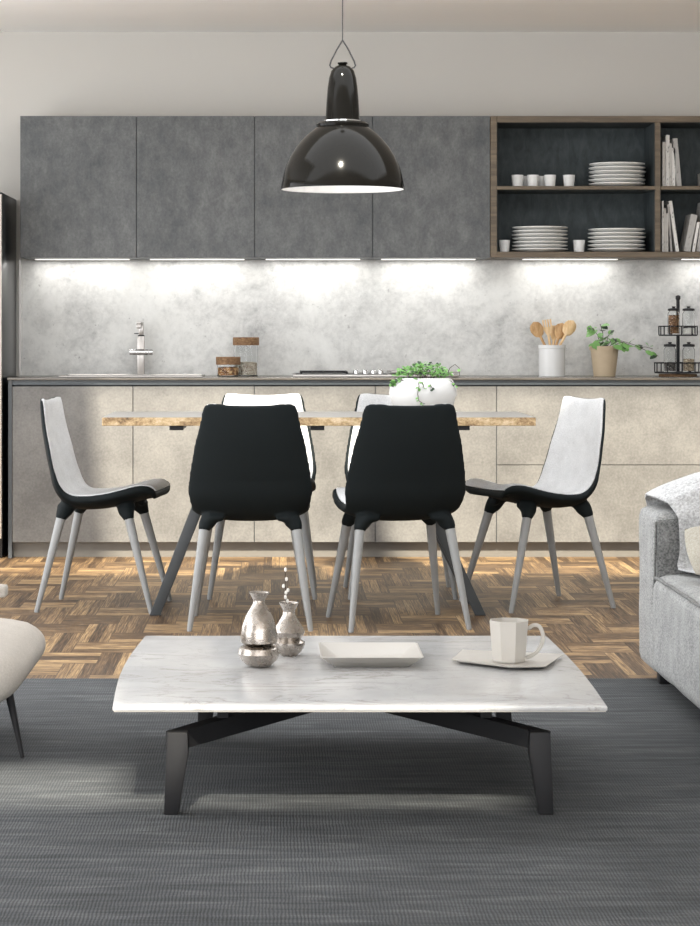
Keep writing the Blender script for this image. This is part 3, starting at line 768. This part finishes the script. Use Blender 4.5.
def remeshed(name, bm, mat, parent, vox, it=6):
    bmesh.ops.recalc_face_normals(bm, faces=bm.faces)
    me = bpy.data.meshes.new('tmp'); bm.to_mesh(me); bm.free()
    o = bpy.data.objects.new('tmp', me); C.objects.link(o)
    m = o.modifiers.new('r', 'REMESH'); m.mode = 'VOXEL'; m.voxel_size = vox
    s = o.modifiers.new('s', 'SMOOTH'); s.factor = .5; s.iterations = it
    dg = bpy.context.evaluated_depsgraph_get(); dg.update()
    me2 = bpy.data.meshes.new_from_object(o.evaluated_get(dg)); bpy.data.objects.remove(o)
    me2.name = name; me2.materials.clear(); me2.materials.append(mat)
    for p in me2.polygons: p.use_smooth = True
    o = bpy.data.objects.new(name, me2); C.objects.link(o); o.parent = parent
    return o
JR, JF, ZJ = (-.150, .180), (.135, .172), .376
FR, FF = (-.238, .232), (.236, .226)
def build_chair():
    t = empty('dining_chair', (0, 0, 0))
    bm = B()
    def thick(u, v, k):
        s = max(0, min(1, (.66-v)/.22))*min(1, (v+.05)/.16)
        return -(.011+.034*s*(1-.35*abs(u)**3))*(.45+.55*k)
    slab(bm, 1, 0, 1, lambda u, v, k: .004*k, thick)
    for (jx, jy) in (JR, JF):
        for s in (-1, 1):
            fx, fy = (FR if jx < 0 else FF)
            d = Vector((jx-fx, s*(jy-fy), ZJ)).normalized()
            j = Vector((jx, s*jy, ZJ))
            w_in = Vector((-jx*.75, -s*jy, 0)).normalized()
            pts = [Vector((jx, s*jy, .440))+w_in*.075, j+d*.056+w_in*.030, j+d*.040+w_in*.013, j+d*.024+w_in*.004, j+d*.011, j]
            tube(bm, pts, [.015, .030, .034, .029, .0245, .0225], 20)
            tube(bm, [Vector((jx, s*jy*.55, .428)), Vector((jx, s*jy*.85, .426)), j+d*.030], [.012, .022, .022], 16)
    remeshed('shell', bm, M['black'], t, .006, 14)
    bm = B()
    slab(bm, .945, .095, .982, lambda u, v, k: .004+.010*k, lambda u, v, k: -.004, edge=.2)
    obj('seat_pad', bm, M['pad'], t, sharp=50)
    bm = B()
    for (jx, jy), (fx, fy) in ((JR, FR), (JF, FF)):
        for s in (-1, 1):
            bm = B(); j = Vector((jx, s*jy, ZJ)); f = Vector((fx, s*fy, 0)); d = (j-f).normalized()
            tube(bm, [f, f+Vector((0, 0, .004)), j+d*.004], [.0095, .0105, .0195], 20)
            obj('leg', bm, M['leg'], t)
    return t
proto = build_chair()
spots = [(-.722, 9.605, -7, 'black and white dining chair at the left end of the table'),
         (1.085, 9.675, 180+22, 'black and white dining chair turned out at the right end of the table'),
         (-.107, 9.045, 90, 'black-backed dining chair in front of the table, left one seen from behind'),
         (.466, 9.05, 100, 'black-backed dining chair in front of the table beside the planter bowl'),
         (-.068, 10.09, 270, 'dining chair behind the table, hidden behind the left front chair'),
         (.535, 10.09, 270, 'dining chair behind the table, hidden behind the right front chair')]
for i, (x, y, a, lab) in enumerate(spots):
    o = proto if i == 0 else copy_tree(proto)
    o.location = (x, y, 0); o.rotation_euler = (0, 0, math.radians(a)); tag(o, lab, 'chair', 'dining chairs around the table')

# ------------------------------------------------------------ pendant lamp
YL = 9.47; SL = F/YL
lz = Z(184.5, YL)
t = empty('pendant_lamp', (X(342.6, YL), YL, lz), 0, 'glossy charcoal dome pendant lamp with white inside hanging over the table', 'lamp')
def q(rpx, py): return (rpx/SL, Z(py, YL)-lz)
outer = [q(61.8, 189.5), q(61.8, 187.5), q(60.8, 182), q(59.2, 174.5), q(56.6, 166), q(52.6, 157), q(47.2, 148.3), q(41, 140.5), q(35, 134.4), q(29.5, 130), q(26, 127.4)]
inner = [(max(0.0, r-.004), z-.003) for r, z in outer[1:]][::-1]
obj('shade', lathe(B(), outer+[(.012, outer[-1][1])]+[(.012, outer[-1][1]-.004)]+[(r-.0008, z-.001) for r, z in inner[:0]]+[(max(.013, r-.002), z-.004) for r, z in outer[1:][::-1]]+[(outer[0][0]-.002, outer[0][1])], n=72, cap=False), M['lamp'], t)
obj('reflector', lathe(B(), [(outer[0][0]-.0025, outer[0][1]-.0002)]+[(max(.013, r-.005), z-.006) for r, z in outer[1:]], n=72, cap=False), M['lampwhite'], t)
obj('collar', lathe(B(), [q(26, 127), q(26.5, 124.5), q(24, 122.5), q(0, 122.5)], n=48), M['lamp'], t)
obj('collar_ring', lathe(B(), [q(19.2, 122.6), q(19.4, 120.8), q(18, 120.4), (0, q(0, 120.4)[1])], n=48), M['chrome'], t)
obj('neck', lathe(B(), [q(17.2, 120.4), q(16.6, 110), q(16, 100), q(15, 88), q(13.6, 78), q(11.5, 71), q(8, 67), q(4, 65.2), (0, q(0, 65)[1])], n=48), M['lamp'], t)
obj('cap', lathe(B(), [q(3.5, 65.2), q(5, 63.6), q(5, 62.6), (0, q(0, 62)[1])], n=24), M['lamp'], t)
bm = B()
for s in (-1, 1): tube(bm, [(s*9/SL, 0, q(0, 68.2)[1]), (s*11.5/SL, 0, q(0, 67.6)[1]), (s*12.8/SL, 0, q(0, 65.5)[1]), (s*11.5/SL, 0, q(0, 61)[1]), (s*6/SL, 0, q(0, 50)[1]), (0, 0, q(0, 40)[1])], .0033, 8)
obj('hanger', bm, M['dkmetal'], t)
obj('cord', tube(B(), [(0, 0, q(0, 40.5)[1]), (0, 0, CEIL-lz-.02)], .0022, 8), M['dkmetal'], t)
obj('ceiling_rose', lathe(B(), [(0, CEIL-lz-.03), (.05, CEIL-lz-.025), (.05, CEIL-lz-.0005), (0, CEIL-lz-.0005)], n=32), M['lamp'], t)
obj('bulb', lathe(B(), [(0, .05), (.03, .06), (.042, .09), (.032, .125), (.018, .15), (.016, .2), (0, .2)], n=24), M['bulb'], t)

# ------------------------------------------------------------ coffee table
ZC = .272
y0, y1 = 5.352, 6.61
cxc, cyc = .18, 5.98
t = empty('coffee_table', (cxc, cyc, .012), 0, 'low white marble coffee table with dark slanted frame on the rug', 'table')
L0, R0, L1, R1 = X(112.6, y0), X(607.5, y0), X(145.5, y1), X(546, y1)
poly = [(L0-cxc, y0-cyc)]
n = 12
for k in range(n+1):
    f = k/n; poly.append((R0+(R1-R0)*f+.012*math.sin(PI*f)-cxc, y0+(y1-y0)*f-cyc))
for k in range(n+1):
    f = 1-k/n; poly.append((L0+(L1-L0)*f-.020*math.sin(PI*f)-cxc, y0+(y1-y0)*f-cyc)) if k < n else None
zc = ZC-.012
obj('tabletop', prism(B(), poly, 'z', zc-.009, zc, .0012), M['marble'], t)
obj('under_panel', prism(B(), [(a*.995, b2*.995) for a, b2 in poly], 'z', zc-.0125, zc-.0092), M['stone'], t)
zu = zc-.0127
ctr = Vector((X(345, 5.98)-cxc, 0, 0))
for sx, sy in ((-1, -1), (1, -1), (-1, 1), (1, 1)):
    yf = 5.41-cyc if sy < 0 else 6.42-cyc
    xo = (X(167.5 if sx < 0 else 549.5, 5.41) if sy < 0 else (X(200, 6.42) if sx < 0 else X(509, 6.42)))-cxc
    dx = -sx
    zt_ = .186; zl_ = .145
    wt_ = .048
    bm = B()   # leg, slightly tapering and splayed
    prism(bm, [(xo, zt_+.008), (xo+dx*wt_, zt_+.008), (xo+dx*.05, zl_), (xo+dx*.026, 0), (xo-dx*.008, 0)], 'y', yf-.02, yf+.02, .003)
    obj('leg', bm, M['dkmetal'], t)
    # rail rising from the leg to the centre under the top
    a = Vector((xo+dx*.012, yf, 0)); b2 = Vector((ctr.x-dx*.01, .0, 0)); dd = (b2-a).normalized(); sd = Vector((-dd.y, dd.x, 0))*.02
    bm = B()
    vsx = []
    for p, zlo, zhi in ((a, .150, .192), (b2, .172, .224)):
        vsx.append([bm.verts.new((p+sd*s_)+Vector((0, 0, z_))) for s_, z_ in ((-1, zlo), (1, zlo), (1, zhi), (-1, zhi))])
    bm.faces.new(vsx[0]); bm.faces.new(vsx[1])
    for k in range(4): bm.faces.new((vsx[0][k], vsx[0][(k+1) % 4], vsx[1][(k+1) % 4], vsx[1][k]))
    obj('rail', bm, M['dkmetal'], t)
    p = a.lerp(b2, .28); obj('support_post', box(B(), p.x-.014, p.x+.014, p.y-.014, p.y+.014, .17, zu, .002, 1), M['dkmetal'], t)
obj('centre_block', box(B(), ctr.x-.05, ctr.x+.05, -.05, .05, .172, zu-.0003, .003, 1), M['dkmetal'], t)

# vases
def vase(px, py, prof_, name, lab, loc_y):
    t = empty('vase', (X(px, loc_y), loc_y, ZC+.0008), 0, lab, 'vase', 'silver vases on the coffee table')
    return t
Y1 = 5.99; S1 = F/Y1
t = vase(259, 669, None, 'vase', 'taller empty hammered silver vase at the front', Y1)
def p1(r, y): return (r/S1, (669-y)/S1)
obj('lower_bulb', lathe(B(), [(0, 0), p1(7, 669), p1(12, 667.5), p1(18, 662), p1(21, 655.5), p1(19.5, 650), p1(16, 647.6), p1(8, 647.2), (0, p1(0, 647.2)[1])], n=48), M['silver'], t)
obj('upper_body', lathe(B(), [(0, p1(0, 647)[1]), p1(6, 646.8), p1(15, 646), p1(18.3, 644.2), p1(18.6, 640), p1(17.2, 629), p1(13.5, 618), p1(9, 610.5), p1(6, 605.5), p1(5.6, 602.5), p1(8.5, 597), p1(10.6, 594.3), p1(9.6, 594.5), p1(4.6, 602.5), p1(4.6, 606), (0, p1(0, 612)[1])], n=48), M['silver'], t)
Y2 = 6.20; S2 = F/Y2
t = vase(289, 657, None, 'vase', 'shorter faceted silver vase with a bud twig behind the taller one', Y2)
def p2(r, y): return (r/S2, (657-y)/S2)
obj('body', lathe(B(), [(0, 0), p2(8, 657), p2(13, 652), p2(16, 646), p2(16, 643.5), p2(11.5, 640.5), p2(15, 636), p2(16, 633), p2(15, 630.5), p2(11, 624), p2(6.5, 616.5), p2(5.8, 613), p2(8.5, 607), p2(10, 604), p2(9, 604.3), p2(4.6, 613), p2(4.8, 616), (0, p2(0, 620)[1])], n=40), M['silver'], t)
tw = empty('bud_twig', (X(285.5, Y2), Y2, ZC+p2(0, 620)[1]+.002), 0, 'thin dark twig with white buds standing in the shorter silver vase', 'twig')
h0 = p2(0, 620)[1]
obj('stem', tube(B(), [(0.004, 0, 0), (.002, 0, .04), (-.001, 0, .09), (-.001, 0, p2(0, 573)[1]-h0)], .0015, 6), M['stem'], tw)
for (bx, by) in ((0, 571.5), (1, 581), (-2, 588), (2.5, 592), (0.5, 594.5), (0, 599), (2, 603)):
    b3 = B(); bmesh.ops.create_icosphere(b3, subdivisions=2, radius=1)
    for v in b3.verts: v.co = Vector((v.co.x*.0042+bx*1.0/S2, v.co.y*.0042-.002, v.co.z*.006+p2(0, by)[1]-h0))
    obj('bud', b3, M['bud'], tw)
# tray
YT = 6.09
t = empty('tray', (X(370, YT), YT, ZC+.0008), 0, 'empty rectangular pale tray with flared sides in the table middle', 'tray')
def ring(hx_, hy_, z, c=.006, dx=0):
    return [(-hx_+c+dx, -hy_, z), (hx_-c+dx, -hy_, z), (hx_+dx, -hy_+c, z), (hx_+dx, hy_-c, z), (hx_-c+dx, hy_, z), (-hx_+c+dx, hy_, z), (-hx_+dx, hy_-c, z), (-hx_+dx, -hy_+c, z)]
def rings(bm, rs):
    V_ = [[bm.verts.new(p) for p in r_] for r_ in rs]
    bm.faces.new(V_[0]); bm.faces.new(V_[-1])
    for a, b2 in zip(V_, V_[1:]):
        for k in range(len(a)): bm.faces.new((a[k], a[(k+1) % len(a)], b2[(k+1) % len(a)], b2[k]))
obj('dish', (lambda b4: (rings(b4, [ring(.095, .105, 0), ring(.134, .145, .030), ring(.130, .141, .031), ring(.091, .101, .004)]), b4)[1])(B()), M['stone'], t)
# saucer plate + mug
t = empty('saucer', (.60, 6.07, ZC+.0008), 0, 'thin angular stoneware plate under the mug', 'plate')
pl = [(.456, 6.045), (.50, 6.235), (.765, 6.15), (.69, 5.925), (.60, 5.915)]
b4 = B()
def pr(s, z): return [(.60*(1-s)+a*s-.60, 6.07*(1-s)+b2*s-6.07, z) for a, b2 in pl]
rings(b4, [pr(.70, 0), pr(.98, .008), pr(1, .011), pr(.97, .0115), pr(.72, .004)])
obj('dish', b4, M['stone'], t)
YM = 6.06; SM = F/YM
t = empty('mug', (X(509, YM), YM, ZC+.0055), 0, 'tall faceted stoneware mug standing on the angular plate', 'mug')
hm = Z(620, YM)-ZC-.0055
obj('body', lathe(B(), [(0, 0), (16.5/SM, 0), (17.3/SM, .004), (20.6/SM, hm), (19.2/SM, hm+.0005), (16/SM, .008), (0, .008)], n=8, rot=.25), M['stone'], t, sharp=20)
zz2 = lambda py: Z(py, YM)-ZC-.0055
hpts = [(19/SM, -.0, zz2(629)), (24/SM, -.005, zz2(625)), (30/SM, -.008, zz2(626)), (33.5/SM, -.009, zz2(634)), (32.5/SM, -.009, zz2(643)), (27/SM, -.007, zz2(652)), (17/SM, -.0, zz2(658))]
obj('handle', tube(B(), [cr(hpts, k/24) for k in range(25)], .0034, 10, flat=1.6), M['stone'], t)

# ------------------------------------------------------------ lounge chair at the left edge
t = empty('lounge_chair', (-1.05, 6.35, .012), 0, 'cream upholstered low lounge chair with thin black legs at the left edge', 'armchair')
o_ = Vector((1.05, -6.35, -.012))
bm = B(); soft_box(bm, -1.5+1.05, -.665+1.05, 5.93-6.35, 6.72-6.35, .150, .322, .084, .003, 16)
for v in bm.verts:      # narrower towards the underside
    k = max(0, min(1, (.28-v.co.z)/.16))
    if v.co.x > .1: v.co.x -= .045*k**1.5
    if v.co.x > .0: v.co.z -= .035*(v.co.x/.395)**2*max(0, min(1, (v.co.z-.15)/.17))
obj('seat', bm, M['cream'], t, sharp=60)
bm = B(); soft_box(bm, -1.62+1.05, -1.42+1.05, 5.95-6.35, 6.75-6.35, .2, .75, .09, .01, 12); obj('backrest', bm, M['cream'], t, sharp=60)
bm = B(); soft_box(bm, -1.5+1.05, X(6.7, 6.8)+1.05, .42, .50, Z(598, 6.8)-.012, Z(584.5, 6.8)-.012, .014, 0, 8); obj('armrest', bm, M['cream'], t, sharp=60)
obj('arm_post', box(B(), .02, .045, .445, .475, .0, Z(598, 6.8)-.014, .003), M['dkmetal'], t)
for (ax, ay, bx, by) in ((X(9, 6.16), 6.16, X(22.5, 6.11), 6.11), (-.95, 6.58, -.98, 6.64), (-1.42, 6.16, -1.5, 6.11), (-1.42, 6.6, -1.5, 6.68)):
    obj('leg', tube(B(), [(bx+1.05, by-6.35, 0.0015), (ax+1.05, ay-6.35, .165)], [.0055, .0115], 14), M['dkmetal'], t)

# ------------------------------------------------------------ sofa
XS = 1.197
t = empty('sofa', (XS, 6.4, 0), 0, 'large light grey woven sofa at the right edge of the rug', 'sofa')
def sb(x0, x1, ya, yb, za_, zb2, r, puff=0, c=14, wob=0, seed=0): 
    b = B(); soft_box(b, x0-XS, x1-XS, ya-6.4, yb-6.4, za_, zb2, r, puff, c, wob, seed); return b
obj('arm', sb(XS+.002, 2.25, 7.34, 7.665, .048, .573, .035, .003, 16, .004), M['sofa'], t, sharp=60)
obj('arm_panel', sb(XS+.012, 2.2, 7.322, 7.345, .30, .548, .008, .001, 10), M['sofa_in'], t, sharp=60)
obj('seat_cushion', sb(XS-.012, 2.0, 5.0, 7.318, .062, .378, .045, .006, 20, .005, 3), M['sofa'], t, sharp=60)
obj('base', sb(XS+.03, 2.25, 5.02, 7.33, .05, .16, .02, 0, 8), M['sofa'], t, sharp=60)
obj('backrest', sb(2.0, 2.3, 5.0, 7.34, .15, .85, .07, .01, 12), M['sofa'], t, sharp=60)
pts = [(-.006, 5.1-6.4, .372)]+[(-.004+.002*math.sin(k*1.7), 5.1-6.4+k*.11, .371+.002*math.sin(k*2.3)) for k in range(1, 20)]+[(.0, 7.29-6.4, .366)]
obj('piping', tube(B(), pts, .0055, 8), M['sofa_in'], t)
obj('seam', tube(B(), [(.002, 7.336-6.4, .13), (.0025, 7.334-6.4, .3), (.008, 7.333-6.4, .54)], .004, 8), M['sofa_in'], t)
for yy in (7.40, 5.2): obj('leg', box(B(), .03, .07, yy-6.4, yy+.05-6.4, (.012 if yy < 7.4 else .012), .1, .003), M['dkmetal'], t)
# throw over the arm
path = [(7.705, .34, .09, 0), (7.70, .50, .05, 0), (7.685, .590, .03, .2), (7.60, .606, .015, 1), (7.50, .612, .010, 1), (7.41, .610, .02, 1), (7.335, .600, .045, .8), (7.300, .555, .073, .5), (7.296, .47, .078, .2), (7.288, .41, .070, .1), (7.26, .396, .067, .1), (7.10, .396, .12, .1), (6.95, .396, .16, .1)]
bm = B(); G = []
nu = 36; random.seed(2)
def lerpath(f):
    x = f*(len(path)-1); i = min(int(x), len(path)-2); g = x-i
    return [path[i][k]*(1-g)+path[i+1][k]*g for k in range(4)]
nv = 60
for j in range(nv+1):
    y_, z_, xl, hi = lerpath(j/nv); row = []
    for i in range(nu+1):
        f = i/nu; xx = XS+xl+f*(.85-xl)
        rise = hi*(.115*(1-math.exp(-f*4.5)))
        wr = noise.noise(Vector((xx*9, j*.16, 0)))*.010*(.3+f) + .004*math.sin(xx*19+j*.2+3*noise.noise(Vector((xx*5, j*.1, 4))))*min(1, f*3)
        nrm = Vector((0, -.2, 1)) if hi > .5 else Vector((0, -1, .15)) if j > nv*.55 and j < nv*.77 else Vector((0, .9, .1)) if j < nv*.2 else Vector((0, 0, 1))
        p = Vector((xx, y_, z_+rise))+nrm.normalized()*max(wr, -.0005)+nrm.normalized()*.004
        p.x += noise.noise(Vector((j*.23, 3, 0)))*.006*(1-f)
        row.append(bm.verts.new((p.x, p.y, p.z)))
    G.append(row)
for j in range(nv):
    for i in range(nu): bm.faces.new((G[j][i], G[j][i+1], G[j+1][i+1], G[j+1][i]))
bmesh.ops.recalc_face_normals(bm, faces=bm.faces)
bmesh.ops.solidify(bm, geom=bm.faces[:], thickness=.006)
th_ = obj('throw_blanket', bm, M['throw'], sharp=70)
tag(th_, 'white textured throw draped over the far arm of the grey sofa', 'blanket')
# cushion on the seat
def pillow(w_, h_, d_):
    bm = B(); r_ = bmesh.ops.create_grid(bm, x_segments=24, y_segments=24, size=1)
    top = {}
    vs0 = list(bm.verts)
    for v in vs0:
        u_, v_ = v.co.x, v.co.y
        e = (1-abs(u_)**2.6)*(1-abs(v_)**2.6)
        pin = 1-.06*(1-u_*u_)*0
        v.co = Vector((u_*w_/2*(1-.05*(1-v_*v_)*-1-.05), v_*h_/2, d_/2*max(0, e)**.5))
    g2 = bmesh.ops.duplicate(bm, geom=bm.faces[:]+bm.verts[:]+bm.edges[:])
    for v in [x for x in g2['geom'] if isinstance(x, bmesh.types.BMVert)]: v.co.z = -v.co.z
    bmesh.ops.remove_doubles(bm, verts=bm.verts, dist=.0005)
    return bm
pw = obj('cushion', pillow(.42, .23, .11), M['pillow'], sharp=70)
pw.location = (1.465, 7.06, .472); pw.rotation_euler = (math.radians(32), math.radians(0), 0)
tag(pw, 'beige cushion on the sofa seat leaning against the draped arm', 'cushion')
